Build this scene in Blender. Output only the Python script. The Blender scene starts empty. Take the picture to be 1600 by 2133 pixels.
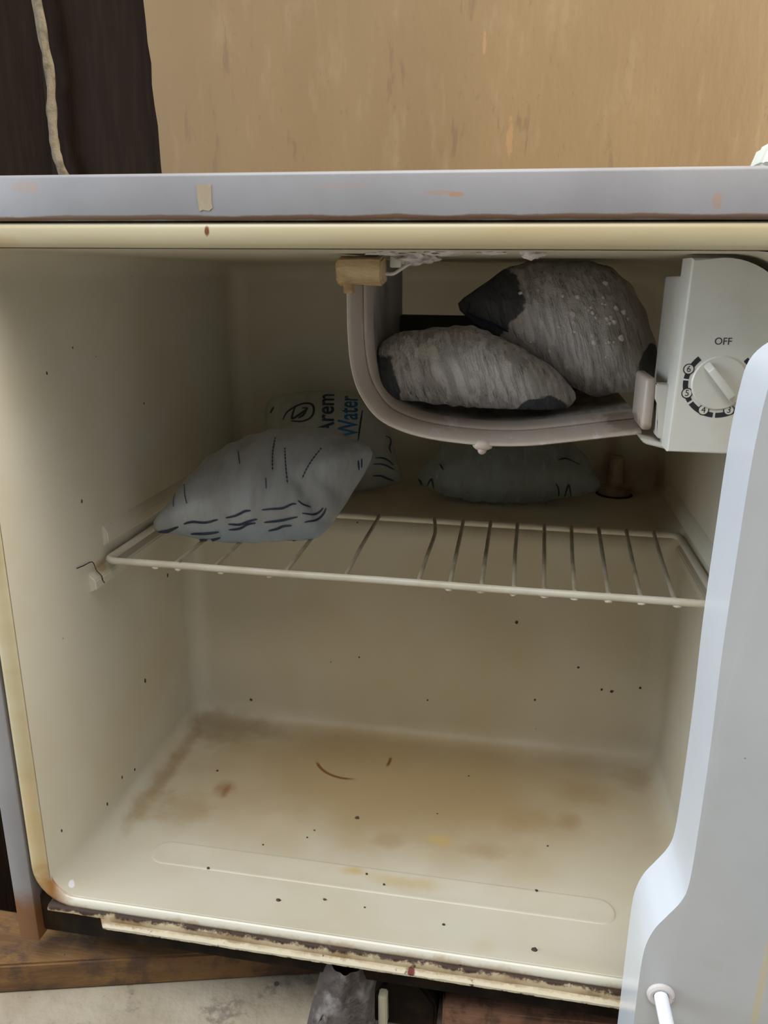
import bpy, bmesh, math, random
import numpy as np
from mathutils import Vector, Matrix, noise

random.seed(7)
S = bpy.context.scene
COL = S.collection

# ------------------------------------------------------------------ camera
cam_d = bpy.data.cameras.new('camera')
cam = bpy.data.objects.new('camera', cam_d)
COL.objects.link(cam)
S.camera = cam
cr_ = Vector((0.9855038, 0.169401, 0.0092497))
cu_ = Vector((-0.05781006, 0.28405668, 0.95706311))
cf_ = Vector((-0.15950001, 0.94372406, -0.28973202))
cm = Matrix((cr_, cu_, -cf_)).transposed().to_4x4()
cm.translation = Vector((0.26952, -0.35528, 0.38136))
cam.matrix_world = cm
cam_d.sensor_fit = 'HORIZONTAL'
cam_d.sensor_width = 36.0
cam_d.lens = 1607.52 / 1600.0 * 36.0
cam_d.clip_start = 0.01

# ------------------------------------------------------------------ world and daylight
w = bpy.data.worlds.new('room_light')
S.world = w
w.use_nodes = True
w.node_tree.nodes['Background'].inputs['Color'].default_value = (1.0, 0.97, 0.90, 1)
w.node_tree.nodes['Background'].inputs['Strength'].default_value = 0.085

def area(name, loc, target, size, power, color, shape='RECTANGLE', size_y=None):
    d = bpy.data.lights.new(name, 'AREA')
    d.shape = shape
    d.size = size
    d.size_y = size_y or size
    d.energy = power
    d.color = color
    o = bpy.data.objects.new(name, d)
    o.location = loc
    o.rotation_euler = (Vector(target) - Vector(loc)).to_track_quat('-Z', 'Y').to_euler()
    COL.objects.link(o)
    return o

area('window_daylight', (-0.10, -0.95, 2.25), (0.2, 0.0, 0.2), 1.8, 59, (0.97, 0.985, 1.0), size_y=1.1)
area('side_window_daylight', (1.38, 0.05, 1.00), (0.30, 0.30, 0.70), 0.7, 66, (1.0, 0.95, 0.86), size_y=0.9)
area('left_window_daylight', (-1.45, -0.50, 0.62), (0.36, -0.05, 0.15), 0.7, 32, (0.76, 0.88, 1.0), size_y=1.0)

S.view_settings.view_transform = 'Standard'
S.view_settings.look = 'None'
S.view_settings.gamma = 1.0
S.view_settings.exposure = 0.0
S.view_settings.use_curve_mapping = False

# ------------------------------------------------------------------ material helpers
class NT:
    def __init__(self, name):
        self.m = bpy.data.materials.new(name)
        self.m.use_nodes = True
        self.cache = {}
        self.t = self.m.node_tree
        self.b = self.t.nodes['Principled BSDF']
        self.tc = self.t.nodes.new('ShaderNodeTexCoord')
        self.P = self.tc.outputs['Object']
    def n(self, kind, **kw):
        nd = self.t.nodes.new(kind)
        for k, v in kw.items():
            setattr(nd, k, v)
        return nd
    def link(self, a, b):
        self.t.links.new(a, b)
    def put(self, sock, v):
        if isinstance(v, bpy.types.NodeSocket):
            self.link(v, sock)
        else:
            sock.default_value = v
    def math(self, op, a, b=0.0, c=None, clamp=False):
        nd = self.n('ShaderNodeMath', operation=op, use_clamp=clamp)
        self.put(nd.inputs[0], a); self.put(nd.inputs[1], b)
        if c is not None:
            self.put(nd.inputs[2], c)
        return nd.outputs[0]
    def vmath(self, op, a, b):
        nd = self.n('ShaderNodeVectorMath', operation=op)
        self.put(nd.inputs[0], a); self.put(nd.inputs[1], b)
        return nd
    def noise(self, scale, detail=4, rough=0.55, stretch=None, vec=None):
        key = (scale, detail, rough, stretch)
        if vec is None and key in self.cache:
            return self.cache[key]
        v = vec or self.P
        if stretch:
            v = self.vmath('MULTIPLY', v, stretch).outputs[0]
        nd = self.n('ShaderNodeTexNoise')
        if vec is None:
            self.cache[key] = nd.outputs['Fac']
        self.link(v, nd.inputs['Vector'])
        nd.inputs['Scale'].default_value = scale
        nd.inputs['Detail'].default_value = detail
        nd.inputs['Roughness'].default_value = rough
        return nd.outputs['Fac']
    def ramp(self, v, lo, hi, a=0.0, b=1.0):
        nd = self.n('ShaderNodeMapRange', interpolation_type='SMOOTHSTEP')
        self.put(nd.inputs['Value'], v)
        nd.inputs['From Min'].default_value = lo
        nd.inputs['From Max'].default_value = hi
        nd.inputs['To Min'].default_value = a
        nd.inputs['To Max'].default_value = b
        return nd.outputs['Result']
    def mix(self, fac, a, b):
        nd = self.n('ShaderNodeMix', data_type='RGBA')
        self.put(nd.inputs[0], fac)
        self.put(nd.inputs[6], a if isinstance(a, bpy.types.NodeSocket) else (*a, 1))
        self.put(nd.inputs[7], b if isinstance(b, bpy.types.NodeSocket) else (*b, 1))
        return nd.outputs[2]
    def sep(self):
        nd = self.n('ShaderNodeSeparateXYZ')
        self.link(self.P, nd.inputs[0])
        return nd.outputs
    def spot(self, col, c, r, tint, k=0.6, soft=0.5, wob=0.5, wscale=60):
        """a tinted patch of its own shape: noise-wobbled ellipsoid about c"""
        d = self.vmath('SUBTRACT', self.P, c).outputs[0]
        d = self.vmath('DIVIDE', d, r).outputs[0]
        ln = self.n('ShaderNodeVectorMath', operation='LENGTH')
        self.link(d, ln.inputs[0])
        v = self.math('ADD', ln.outputs['Value'], self.math('MULTIPLY', self.math('SUBTRACT', self.noise(wscale, 4), 0.5), wob * 2))
        return self.mix(self.ramp(v, 1.0, 1.0 - soft, 0.0, k), col, tint)
    def specks(self, col, scale, radius, tint, density=0.3, stretch=None, k=1.0):
        v = self.P
        if stretch:
            v = self.vmath('MULTIPLY', v, stretch).outputs[0]
        vo = self.n('ShaderNodeTexVoronoi')
        self.link(v, vo.inputs['Vector'])
        vo.inputs['Scale'].default_value = scale
        sc = self.n('ShaderNodeSeparateColor')
        self.link(vo.outputs['Color'], sc.inputs[0])
        pick = self.math('LESS_THAN', sc.outputs[0], density)
        rad = self.math('MULTIPLY_ADD', sc.outputs[1], radius, radius * 0.4)
        m = self.math('MULTIPLY', pick, self.math('LESS_THAN', vo.outputs['Distance'], rad))
        return self.mix(self.math('MULTIPLY', m, k), col, tint)
    def bump(self, h, strength=0.3, dist=0.001):
        nd = self.n('ShaderNodeBump')
        nd.inputs['Strength'].default_value = strength
        nd.inputs['Distance'].default_value = dist
        self.put(nd.inputs['Height'], h)
        self.link(nd.outputs[0], self.b.inputs['Normal'])
    def done(self, col, rough=0.5, metal=0.0, spec=None):
        self.put(self.b.inputs['Base Color'], col if isinstance(col, bpy.types.NodeSocket) else (*col, 1))
        self.put(self.b.inputs['Roughness'], rough)
        self.b.inputs['Metallic'].default_value = metal
        if spec is not None:
            self.b.inputs['Specular IOR Level'].default_value = spec
        return self.m

def simple(name, col, col2=None, scale=40, lo=0.4, hi=0.7, rough=0.5, metal=0.0, bump=None, stretch=None):
    t = NT(name)
    c = t.mix(0.0, col, col)
    if col2:
        c = t.mix(t.ramp(t.noise(scale, 5, stretch=stretch), lo, hi), col, col2)
    if bump:
        t.bump(t.noise(bump[0], 4, stretch=stretch), bump[1], bump[2])
    return t.done(c, rough, metal)

# ---- aged fridge liner
def liner_material():
    t = NT('aged_liner_plastic')
    c = t.mix(t.ramp(t.noise(9, 4), 0.35, 0.7), (0.565, 0.525, 0.425), (0.525, 0.465, 0.34))
    # broad brown tint on floor and back, then grime patches with own shape
    tan = (0.30, 0.195, 0.085); ochre = (0.45, 0.33, 0.13); rust = (0.23, 0.09, 0.025)
    c = t.spot(c, (0.20, 0.17, 0.0), (0.30, 0.140, 0.020), (0.34, 0.235, 0.108), 0.9, 0.75, 0.22, 16)
    c = t.spot(c, (0.20, 0.25, 0.05), (0.32, 0.04, 0.20), (0.46, 0.355, 0.195), 0.85, 0.8, 0.3, 10)
    for p, r, tint, k in [
        ((0.064, 0.131, 0), (0.013, 0.014, .01), rust, .55), ((0.066, 0.128, 0), (0.004, 0.012, .01), rust, .6),
        ((0.045, 0.10, 0), (0.028, 0.03, .01), tan, .45), ((0.20, 0.095, 0), (0.018, 0.012, .01), tan, .4),
        ((0.236, 0.103, 0), (0.012, 0.010, .01), ochre, .8), ((0.265, 0.098, 0), (0.022, 0.016, .01), tan, .5),
        ((0.181, 0.062, 0), (0.012, 0.006, .01), ochre, .8), ((0.215, 0.058, 0), (0.035, 0.009, .01), ochre, .55),
        ((0.325, 0.140, 0), (0.012, 0.014, .01), tan, .6), ((0.298, 0.135, 0), (0.03, 0.02, .01), tan, .35),
        ((0.335, 0.175, 0), (0.03, 0.02, .01), tan, .35), ((0.38, 0.20, 0), (0.03, 0.02, .01), tan, .4),
        ((0.27, 0.012, 0.006), (0.01, 0.014, .01), ochre, .25), ((0.13, 0.19, 0), (0.12, 0.03, .01), tan, .3),
        ((0.03, 0.215, 0.0), (0.07, 0.04, .015), (0.24, 0.165, 0.075), .6), ((0.012, 0.14, 0.004), (0.010, 0.09, .012), (0.24, 0.155, 0.065), .7), ((0.01, 0.10, 0.0), (0.03, 0.03, .01), tan, .45),
        ((0.363, 0.36, 0.208), (0.035, 0.03, .03), rust, .45), ((0.40, 0.34, 0.215), (0.03, 0.04, .025), rust, .5),
        ((0.36, 0.366, 0.235), (0.012, 0.03, .03), rust, .4), ((0.1, 0.29, 0.198), (0.3, 0.08, .006), tan, .35),
        ((0.18, 0.228, 0.197), (0.004, 0.006, .004), rust, .7)]:
        c = t.spot(c, p, r, tint, k, 0.85, 0.55, 55)
    # rust-brown ring left by a pot
    d = t.vmath('SUBTRACT', t.P, (0.1535, 0.19, 0)).outputs[0]
    ln = t.n('ShaderNodeVectorMath', operation='LENGTH'); t.link(d, ln.inputs[0])
    ring = t.ramp(t.math('ABSOLUTE', t.math('SUBTRACT', ln.outputs['Value'], 0.031)), 0.0019, 0.0006)
    s = t.n('ShaderNodeSeparateXYZ'); t.link(d, s.inputs[0])
    ang = t.math('ARCTAN2', s.outputs[1], s.outputs[0])
    g1 = t.math('MULTIPLY', t.ramp(ang, -2.75, -2.55), t.ramp(ang, -1.2, -1.6))
    g2 = t.math('MULTIPLY', t.ramp(ang, -0.35, -0.2), t.ramp(ang, 0.15, 0.05))
    c = t.mix(t.math('MULTIPLY', ring, t.math('ADD', g1, g2), clamp=True), c, (0.17, 0.07, 0.015))
    c = t.specks(c, 34, 0.018, (0.05, 0.035, 0.02), 0.30)
    c = t.specks(c, 70, 0.028, (0.22, 0.14, 0.07), 0.15)
    x, y, z = t.sep()
    # grime collected on the shelf-rail end
    c = t.spot(c, (0.0, 0.093, 0.193), (0.008, 0.012, 0.008), (0.25, 0.17, 0.07), .8, .8, .3, 120)
    c = t.spot(c, (0.0078, 0.010, 0.0086), (0.0035, 0.004, 0.0016), (0.78, 0.77, 0.80), 1, .3, .2, 200)  # painted white glint in the front left floor corner
    t.bump(t.noise(180, 3), 0.05, 0.001)
    return t.done(c, 0.48)

def flange_material():
    t = NT('yellowed_flange_plastic')
    c = t.mix(t.ramp(t.noise(6, 4, stretch=(1, 1, 6)), 0.3, 0.75), (0.48, 0.42, 0.275), (0.42, 0.335, 0.185))
    x, y, z = t.sep()
    nz = t.math('MULTIPLY', t.math('SUBTRACT', t.noise(28, 6, 0.7), 0.5), 0.022)
    zz = t.math('ADD', z, nz)
    c = t.mix(t.ramp(z, 0.03, 0.012), c, (0.57, 0.535, 0.44))
    # tan weathering of the low rail and rust chips along its lower edge
    c = t.mix(t.ramp(zz, 0.0060, 0.0020, 0, 0.6), c, (0.34, 0.22, 0.09))
    c = t.mix(t.ramp(t.math('ADD', z, t.math('MULTIPLY', t.math('SUBTRACT', t.noise(55, 6, 0.75), 0.5), 0.012)), 0.0020, 0.0010), c, (0.035, 0.018, 0.010))
    c = t.spot(c, (-0.006, 0, 0.008), (0.022, 0.03, 0.030), (0.27, 0.125, 0.035), 1.0, .7, .5, 90)
    c = t.spot(c, (-0.006, 0, 0.05), (0.008, 0.03, 0.07), (0.50, 0.34, 0.14), .5, .7, .4, 50)
    c = t.spot(c, (0.01, 0, 0.396), (0.03, 0.03, 0.006), (0.45, 0.28, 0.10), .5, .8, .4, 50)
    c = t.spot(c, (0.127, 0, 0.4012), (0.0015, 0.02, 0.0028), (0.16, 0.06, 0.02), 1, .5, .4, 200)
    c = t.specks(c, 60, 0.03, (0.16, 0.10, 0.05), 0.22)
    return t.done(c, 0.33)

def cabinet_material():
    t = NT('painted_steel_cabinet')
    c = t.mix(t.ramp(t.noise(14, 5), 0.35, 0.7), (0.265, 0.255, 0.26), (0.225, 0.215, 0.218))
    c = t.mix(t.ramp(t.noise(30, 6, 0.7, stretch=(1, 1, 2.5)), 0.66, 0.74, 0, .5), c, (0.33, 0.24, 0.18))
    x, y, z = t.sep()
    zz = t.math('ADD', z, t.math('MULTIPLY', t.math('SUBTRACT', t.noise(60, 5), 0.5), 0.03))
    c = t.mix(t.ramp(zz, 0.012, -0.008), c, (0.20, 0.085, 0.03))
    c = t.mix(t.ramp(t.math('ABSOLUTE', t.math('SUBTRACT', z, t.math('MULTIPLY_ADD', t.noise(25, 5), 0.004, 0.4046))), 0.0016, 0.0006), c, (0.13, 0.07, 0.04))
    # old strip of tape residue
    for p, r, k in [
                    ((0.232, 0, 0.4165), (0.010, .02, 0.0010), .5), ((0.24, 0, 0.4158), (0.004, .02, 0.0012), 1),
                    ((0.345, 0, 0.412), (0.002, .02, 0.004), .6), ((0.04, 0, 0.42), (0.008, .02, 0.003), .4),
                    ((0.19, 0, 0.4195), (0.014, .02, 0.0016), .2)]:
        c = t.spot(c, p, r, (0.36, 0.27, 0.17) if k > .85 and p[0] < .2 else (0.33, 0.20, 0.13), k, .35, .75, 130)
    c = t.specks(c, 55, 0.045, (0.10, 0.07, 0.05), 0.16)
    t.bump(t.noise(300, 3), 0.06, 0.001)
    return t.done(c, 0.42, 0.0)

MAT = {}
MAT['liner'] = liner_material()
MAT['flange'] = flange_material()
MAT['cabinet'] = cabinet_material()

def rail_material():
    t = NT('rusted_white_rail')
    up = t.mix(t.ramp(t.noise(30, 5), 0.4, 0.65), (0.40, 0.32, 0.20), (0.24, 0.16, 0.08))
    x, y, z = t.sep()
    n1 = t.math('SUBTRACT', t.noise(60, 7, 0.75), 0.5)
    n2 = t.math('SUBTRACT', t.noise(150, 6, 0.75), 0.5)
    c = t.mix(t.ramp(t.math('ADD', z, t.math('MULTIPLY', n2, 0.003)), -0.0036, -0.0026), (0.48, 0.42, 0.30), up)
    c = t.mix(t.ramp(t.math('ADD', z, t.math('MULTIPLY', n1, 0.011)), 0.0002, 0.0018), c, (0.035, 0.018, 0.010))
    c = t.mix(t.ramp(t.math('ADD', z, t.math('MULTIPLY', n2, 0.006)), -0.0052, -0.0064), c, (0.07, 0.04, 0.025))
    c = t.mix(t.ramp(t.noise(90, 6, 0.7), 0.63, 0.70), c, (0.07, 0.035, 0.02))
    c = t.spot(c, (0.229, -0.005, -0.0035), (0.003, .01, 0.002), (0.11, 0.02, 0.01), 1, .4, .3, 200)
    return t.done(c, 0.6, spec=.25)
MAT['rail'] = rail_material()

MAT['dark_metal'] = simple('dirty_dark_metal', (0.012, 0.009, 0.007), (0.03, 0.018, 0.010), 60, rough=0.9)
MAT['dark_metal'].node_tree.nodes['Principled BSDF'].inputs['Specular IOR Level'].default_value = .08
MAT['white_plastic'] = simple('white_plastic', (0.55, 0.53, 0.475), (0.49, 0.465, 0.40), 30, rough=0.42, bump=(200, .05, .001))
MAT['print_black'] = simple('black_print', (0.012, 0.012, 0.016), rough=0.6)
MAT['print_navy'] = simple('navy_print', (0.010, 0.018, 0.045), (0.02, 0.035, 0.075), 150, rough=0.6)
MAT['print_blue'] = simple('blue_print', (0.010, 0.10, 0.22), (0.01, 0.07, 0.15), 150, rough=0.6)

def frame_material():
    t = NT('pinkish_freezer_plastic')
    c = t.mix(t.ramp(t.noise(24, 5), 0.35, 0.7), (0.47, 0.395, 0.335), (0.41, 0.33, 0.265))
    c = t.mix(t.ramp(t.noise(30, 6, 0.7, stretch=(3, 1, 0.5)), 0.56, 0.68, 0, .5), c, (0.66, 0.64, 0.64))
    c = t.specks(c, 90, 0.06, (0.08, 0.05, 0.03), 0.10)
    c = t.spot(c, (0.33, 0.08, 0.308), (0.02, 0.03, 0.006), (0.10, 0.06, 0.03), .6, .6, .7, 140)
    t.bump(t.noise(160, 4), 0.12, 0.001)
    return t.done(c, 0.45)
MAT['frame'] = frame_material()
MAT['tray'] = simple('frosted_aluminium', (0.42, 0.38, 0.35), (0.20, 0.17, 0.15), 22, .4, .7, 0.6, stretch=(3, 1, .6), bump=(90, .4, .002))
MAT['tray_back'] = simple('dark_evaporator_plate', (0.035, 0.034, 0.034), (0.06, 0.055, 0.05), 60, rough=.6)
MAT['tan_clip'] = simple('tan_foam', (0.50, 0.36, 0.19), (0.28, 0.16, 0.07), 45, .4, .75, .8, stretch=(1, 1, 2), bump=(150, .5, .002))
MAT['frost'] = simple('dirty_frost', (0.55, 0.50, 0.47), (0.40, 0.35, 0.32), 90, rough=.55, bump=(160, .7, .003))
MAT['fleck'] = simple('dark_fleck', (0.030, 0.020, 0.014), (0.09, 0.05, 0.03), 300, rough=.8)
MAT['rust_plug'] = simple('rusty_drain_boss', (0.38, 0.31, 0.21), (0.26, 0.17, 0.09), 70, rough=.6)
MAT['grime'] = simple('black_grime', (0.03, 0.018, 0.01), rough=.9)

def wire_material():
    t = NT('cream_coated_wire')
    c = t.mix(t.ramp(t.noise(40, 5), 0.4, 0.7), (0.60, 0.555, 0.455), (0.52, 0.46, 0.34))
    c = t.mix(t.ramp(t.noise(75, 5, 0.7), 0.66, 0.70), c, (0.10, 0.055, 0.025))
    return t.done(c, 0.4)
MAT['wire'] = wire_material()

def door_material(name, a, b_, rough):
    t = NT(name)
    c = t.mix(t.ramp(t.noise(12, 4), 0.35, 0.7), a, b_)
    c = t.spot(c, (0.3935, -0.055, 0.075), (0.0022, 0.04, 0.05), (0.50, 0.42, 0.26), .8, .5, .25, 60)
    c = t.spot(c, (0.385, -0.05, 0.29), (0.002, 0.02, 0.06), (0.66, 0.52, 0.22), .7, .6, .5, 60)
    c = t.spot(c, (0.3715, -0.055, 0.087), (0.006, 0.04, 0.005), (0.40, 0.39, 0.37), .6, .4, .9, 180)
    c = t.specks(c, 60, 0.045, (0.22, 0.20, 0.18), 0.30)
    c = t.specks(c, 130, 0.06, (0.34, 0.33, 0.32), 0.12)
    return t.done(c, rough)
MAT['door'] = door_material('door_edge_lit_white', (0.66, 0.68, 0.71), (0.62, 0.64, 0.67), 0.2)
MAT['door_face_shaded'] = door_material('door_inner_shaded_grey', (0.44, 0.435, 0.42), (0.40, 0.395, 0.38), 0.4)  # same door plastic, painted greyer as the shaded side of the edge
MAT['wire_thin'] = simple('shaded_cross_wire', (0.36, 0.315, 0.235), (0.27, 0.225, 0.15), 60, rough=.5)  # cross wires painted brown-grey to carry the shade under the freezer
MAT['tape'] = simple('old_tape_residue', (0.30, 0.235, 0.15), (0.38, 0.32, 0.25), 150, rough=.7)
MAT['rod'] = simple('white_rod', (0.80, 0.81, 0.85), rough=.25)
MAT['grommet'] = simple('pinkish_grommet', (0.55, 0.50, 0.47), rough=.5)

def plywood_material():
    t = NT('tan_painted_plywood')
    c = t.mix(t.ramp(t.noise(5, 4, stretch=(1, 1, .4)), 0.3, 0.7), (0.150, 0.094, 0.036), (0.122, 0.073, 0.026))
    c = t.mix(t.ramp(t.noise(60, 5, stretch=(1, 1, .25)), 0.55, 0.8, 0, .35), c, (0.21, 0.15, 0.082))
    c = t.mix(t.ramp(t.noise(170, 6, 0.7, stretch=(1, 1, .45)), 0.57, 0.70, 0, .5), c, (0.10, 0.056, 0.022))
    c = t.mix(t.ramp(t.noise(38, 6, 0.65, stretch=(1, 1, .22)), 0.61, 0.68, 0, .6), c, (0.10, 0.055, 0.022))
    c = t.spot(c, (0.249, .494, 0.515), (0.004, .05, 0.020), (0.20, 0.11, 0.04), .9, .4, .8, 160)
    c = t.spot(c, (0.220, .494, 0.60), (0.002, .05, 0.012), (0.22, 0.12, 0.05), .7, .5, .8, 160)
    c = t.specks(c, 24, 0.022, (0.07, 0.04, 0.02), 0.28)
    t.bump(t.noise(120, 5, stretch=(1, 1, .3)), 0.25, 0.001)
    return t.done(c, 0.55)
MAT['plywood'] = plywood_material()
MAT['dark_wood'] = simple('dark_brown_filler', (0.010, 0.0052, 0.0026), (0.015, 0.0078, 0.0042), 30, .4, .75, .7, stretch=(6, 6, .5), bump=(80, .3, .002))
MAT['dark_wood'].node_tree.nodes['Principled BSDF'].inputs['Specular IOR Level'].default_value = .06
MAT['cord'] = simple('pale_twisted_cord', (0.125, 0.098, 0.060), (0.05, 0.036, 0.019), 70, .4, .7, .85, bump=(400, .6, .002))
MAT['hinge'] = simple('offwhite_hinge_cover', (0.78, 0.79, 0.70), rough=.4)

def board_material(name, a, b):
    t = NT(name)
    c = t.mix(t.ramp(t.noise(25, 5, stretch=(.3, 3, 3)), 0.35, 0.7), a, b)
    c = t.mix(t.ramp(t.noise(40, 6, 0.7), 0.46, 0.62, 0, .9), c, (0.075, 0.04, 0.022))
    c = t.specks(c, 70, 0.06, (0.02, 0.012, 0.01), 0.2)
    t.bump(t.noise(120, 5, stretch=(.3, 2, 2)), 0.4, 0.002)
    return t.done(c, 0.7)
MAT['board_a'] = board_material('orange_brown_board', (0.19, 0.095, 0.028), (0.12, 0.056, 0.018))
MAT['board_b'] = board_material('pinkish_brown_board', (0.25, 0.125, 0.07), (0.18, 0.08, 0.045))

def floor_material():
    t = NT('flaking_pale_concrete')
    c = t.mix(t.ramp(t.noise(14, 6), 0.35, 0.7), (0.35, 0.295, 0.215), (0.27, 0.215, 0.145))
    c = t.mix(t.ramp(t.noise(32, 7, 0.7), 0.53, 0.63, 0, .8), c, (0.15, 0.12, 0.09))
    c = t.specks(c, 60, 0.09, (0.07, 0.055, 0.045), 0.2)
    t.bump(t.noise(80, 6), 0.5, 0.003)
    return t.done(c, 0.85)
MAT['floor'] = floor_material()
MAT['rag'] = simple('grey_dirty_rag', (0.15, 0.12, 0.105), (0.36, 0.32, 0.285), 60, .5, .66, .95, bump=(150, .7, .004))
MAT['tab'] = simple('pale_tab', (0.55, 0.50, 0.36), rough=.6)

def bag_material(name, tint, tint2, trans, rough=.35, scale=40, bump=.25, film=None):
    t = NT(name)
    c = t.mix(t.ramp(t.noise(scale, 4, stretch=(1.6, 1, .5)), .35, .7), tint, tint2)
    if film:                                # blue-tinted printed band of the film
        c = t.spot(c, *film, .8, .6, .3, 60)
    t.bump(t.noise(70, 4, stretch=(2.5, 1, .4)), bump, .003)
    m = t.done(c, rough)
    tr = t.n('ShaderNodeBsdfTransparent')
    tr.inputs['Color'].default_value = (.93, .95, .95, 1)
    mx = t.n('ShaderNodeMixShader')
    mx.inputs[0].default_value = trans
    t.link(t.b.outputs[0], mx.inputs[1]); t.link(tr.outputs[0], mx.inputs[2])
    t.link(mx.outputs[0], t.t.nodes['Material Output'].inputs['Surface'])
    return m
MAT['bag_front'] = bag_material('frosty_water_bag', (0.42, 0.44, 0.46), (0.33, 0.335, 0.335), .22, .38, bump=.4, film=((0.0, -.02, 0.0), (.09, .06, .024), (.27, .355, .43)))
MAT['bag_printed'] = bag_material('clear_printed_bag', (0.46, 0.47, 0.42), (0.38, 0.385, 0.34), .55, .3, bump=.15)
MAT['bag_back'] = bag_material('clear_dim_bag', (0.36, 0.41, 0.42), (0.28, 0.30, 0.28), .50, .2, bump=.6)

def frozen_material(name, clear_spots, frost=(0.68, 0.62, 0.575)):
    t = NT(name)
    c = t.mix(t.ramp(t.noise(60, 6), .35, .7), frost, tuple(v * .86 for v in frost))
    # thin dark slits where the rime has split along the plastic
    v = t.n('ShaderNodeVectorRotate', rotation_type='Y_AXIS'); t.link(t.P, v.inputs['Vector']); v.inputs['Angle'].default_value = 0.32
    slit = t.noise(150, 5, .65, stretch=(2.2, 1, .24), vec=v.outputs[0])
    c = t.mix(t.ramp(slit, .375, .33, 0, .75), c, (0.16, 0.14, 0.13))
    for p, r in clear_spots:
        c = t.spot(c, p, r, (0.085, 0.088, 0.095), 1.0, .10, .45, 60)
    h = t.math('ADD', t.math('MULTIPLY', t.ramp(slit, .30, .55), 1.0), t.math('MULTIPLY', t.noise(260, 5, .75), .9))
    t.bump(h, .9, .004)
    return t.done(c, .8)

# ------------------------------------------------------------------ geometry helpers
def mesh_obj(name, bm, mat, parent=None, smooth=True, loc=None, auto=None):
    """link a bmesh (world coordinates) as one object; parent sits unrotated at parent's location"""
    bmesh.ops.recalc_face_normals(bm, faces=bm.faces[:])
    off = Vector(loc) if loc is not None else Vector((0, 0, 0))
    if parent is not None:
        p = parent
        while p is not None:
            off = off + Vector(p.location); p = p.parent
        if loc is not None:
            off = off - Vector(loc)
    if off.length > 0:
        bmesh.ops.translate(bm, verts=bm.verts[:], vec=-off)
    me = bpy.data.meshes.new(name)
    bm.to_mesh(me); bm.free()
    if smooth:
        me.polygons.foreach_set('use_smooth', [True] * len(me.polygons))
        try:
            me.set_sharp_from_angle(angle=math.radians(auto or 38))
        except Exception:
            pass
    if mat:
        me.materials.append(MAT[mat] if isinstance(mat, str) else mat)
    o = bpy.data.objects.new(name, me)
    COL.objects.link(o)
    if parent is not None:
        o.parent = parent
    elif loc is not None:
        o.location = loc
    return o

def empty(name, loc=(0, 0, 0)):
    o = bpy.data.objects.new(name, None)
    o.empty_display_size = 0.02
    o.location = loc
    COL.objects.link(o)
    return o

def tag(o, label, cat, group=None):
    o['label'] = label; o['category'] = cat
    if group:
        o['group'] = group
    return o

def structure(o, label=None, cat=None):
    o['kind'] = 'structure'
    if label: o['label'] = label
    if cat: o['category'] = cat
    return o

def box(bm, x0, x1, y0, y1, z0, z1, bev=0.0, seg=2):
    r = bmesh.ops.create_cube(bm, size=1.0)
    vs = r['verts']
    for v in vs:
        v.co = Vector((x0 + (v.co.x + .5) * (x1 - x0), y0 + (v.co.y + .5) * (y1 - y0), z0 + (v.co.z + .5) * (z1 - z0)))
    if bev:
        es = list({e for v in vs for e in v.link_edges})
        bmesh.ops.bevel(bm, geom=es, offset=bev, segments=seg, affect='EDGES', profile=.5)
    return bm

def boxobj(name, b, mat, parent=None, bev=0.001, seg=2, loc=None):
    bm = bmesh.new(); box(bm, *b, bev=bev, seg=seg)
    return mesh_obj(name, bm, mat, parent, loc=loc)

def catmull(P, n=8, closed=False):
    P = [np.array(p, float) for p in P]; N = len(P); out = []
    for i in range(N if closed else N - 1):
        p1 = P[i]; p2 = P[(i + 1) % N]
        p0 = P[(i - 1) % N] if closed or i > 0 else 2 * p1 - p2
        p3 = P[(i + 2) % N] if closed or i + 2 < N else 2 * p2 - p1
        for k in range(n):
            t = k / n
            out.append(.5 * (2 * p1 + (p2 - p0) * t + (2 * p0 - 5 * p1 + 4 * p2 - p3) * t * t + (3 * p1 - p0 - 3 * p2 + p3) * t ** 3))
    if not closed:
        out.append(P[-1])
    return out

def tube(bm, pts, r, seg=10, radf=None, caps=True):
    pts = [Vector(p) for p in pts]; rings = []
    up = None
    for i, p in enumerate(pts):
        d = (pts[min(i + 1, len(pts) - 1)] - pts[max(i - 1, 0)]).normalized()
        if up is None:
            up = d.orthogonal().normalized()
        up = (up - d * up.dot(d)).normalized()
        sd = d.cross(up)
        row = []
        for k in range(seg):
            a = 2 * math.pi * k / seg
            rr = r * (radf(i / (len(pts) - 1), a) if radf else 1)
            row.append(bm.verts.new(p + up * math.cos(a) * rr + sd * math.sin(a) * rr))
        rings.append(row)
    for a, b in zip(rings, rings[1:]):
        for k in range(seg):
            bm.faces.new((a[k], a[(k + 1) % seg], b[(k + 1) % seg], b[k]))
    if caps:
        bm.faces.new(rings[0][::-1]); bm.faces.new(rings[-1])
    return bm

def prism(bm, poly, axis, a, b):
    """extrude a 2D polygon; axis 'y': (x,z) at y=a..b, 'x': (y,z) at x=a..b, 'z': (x,y)"""
    f = {'y': lambda p, t: (p[0], t, p[1]), 'x': lambda p, t: (t, p[0], p[1]), 'z': lambda p, t: (p[0], p[1], t)}[axis]
    A = [bm.verts.new(f(p, a)) for p in poly]; B = [bm.verts.new(f(p, b)) for p in poly]
    n = len(poly)
    bm.faces.new(A); bm.faces.new(B[::-1])
    for i in range(n):
        bm.faces.new((A[i], B[i], B[(i + 1) % n], A[(i + 1) % n]))
    return A, B

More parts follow.
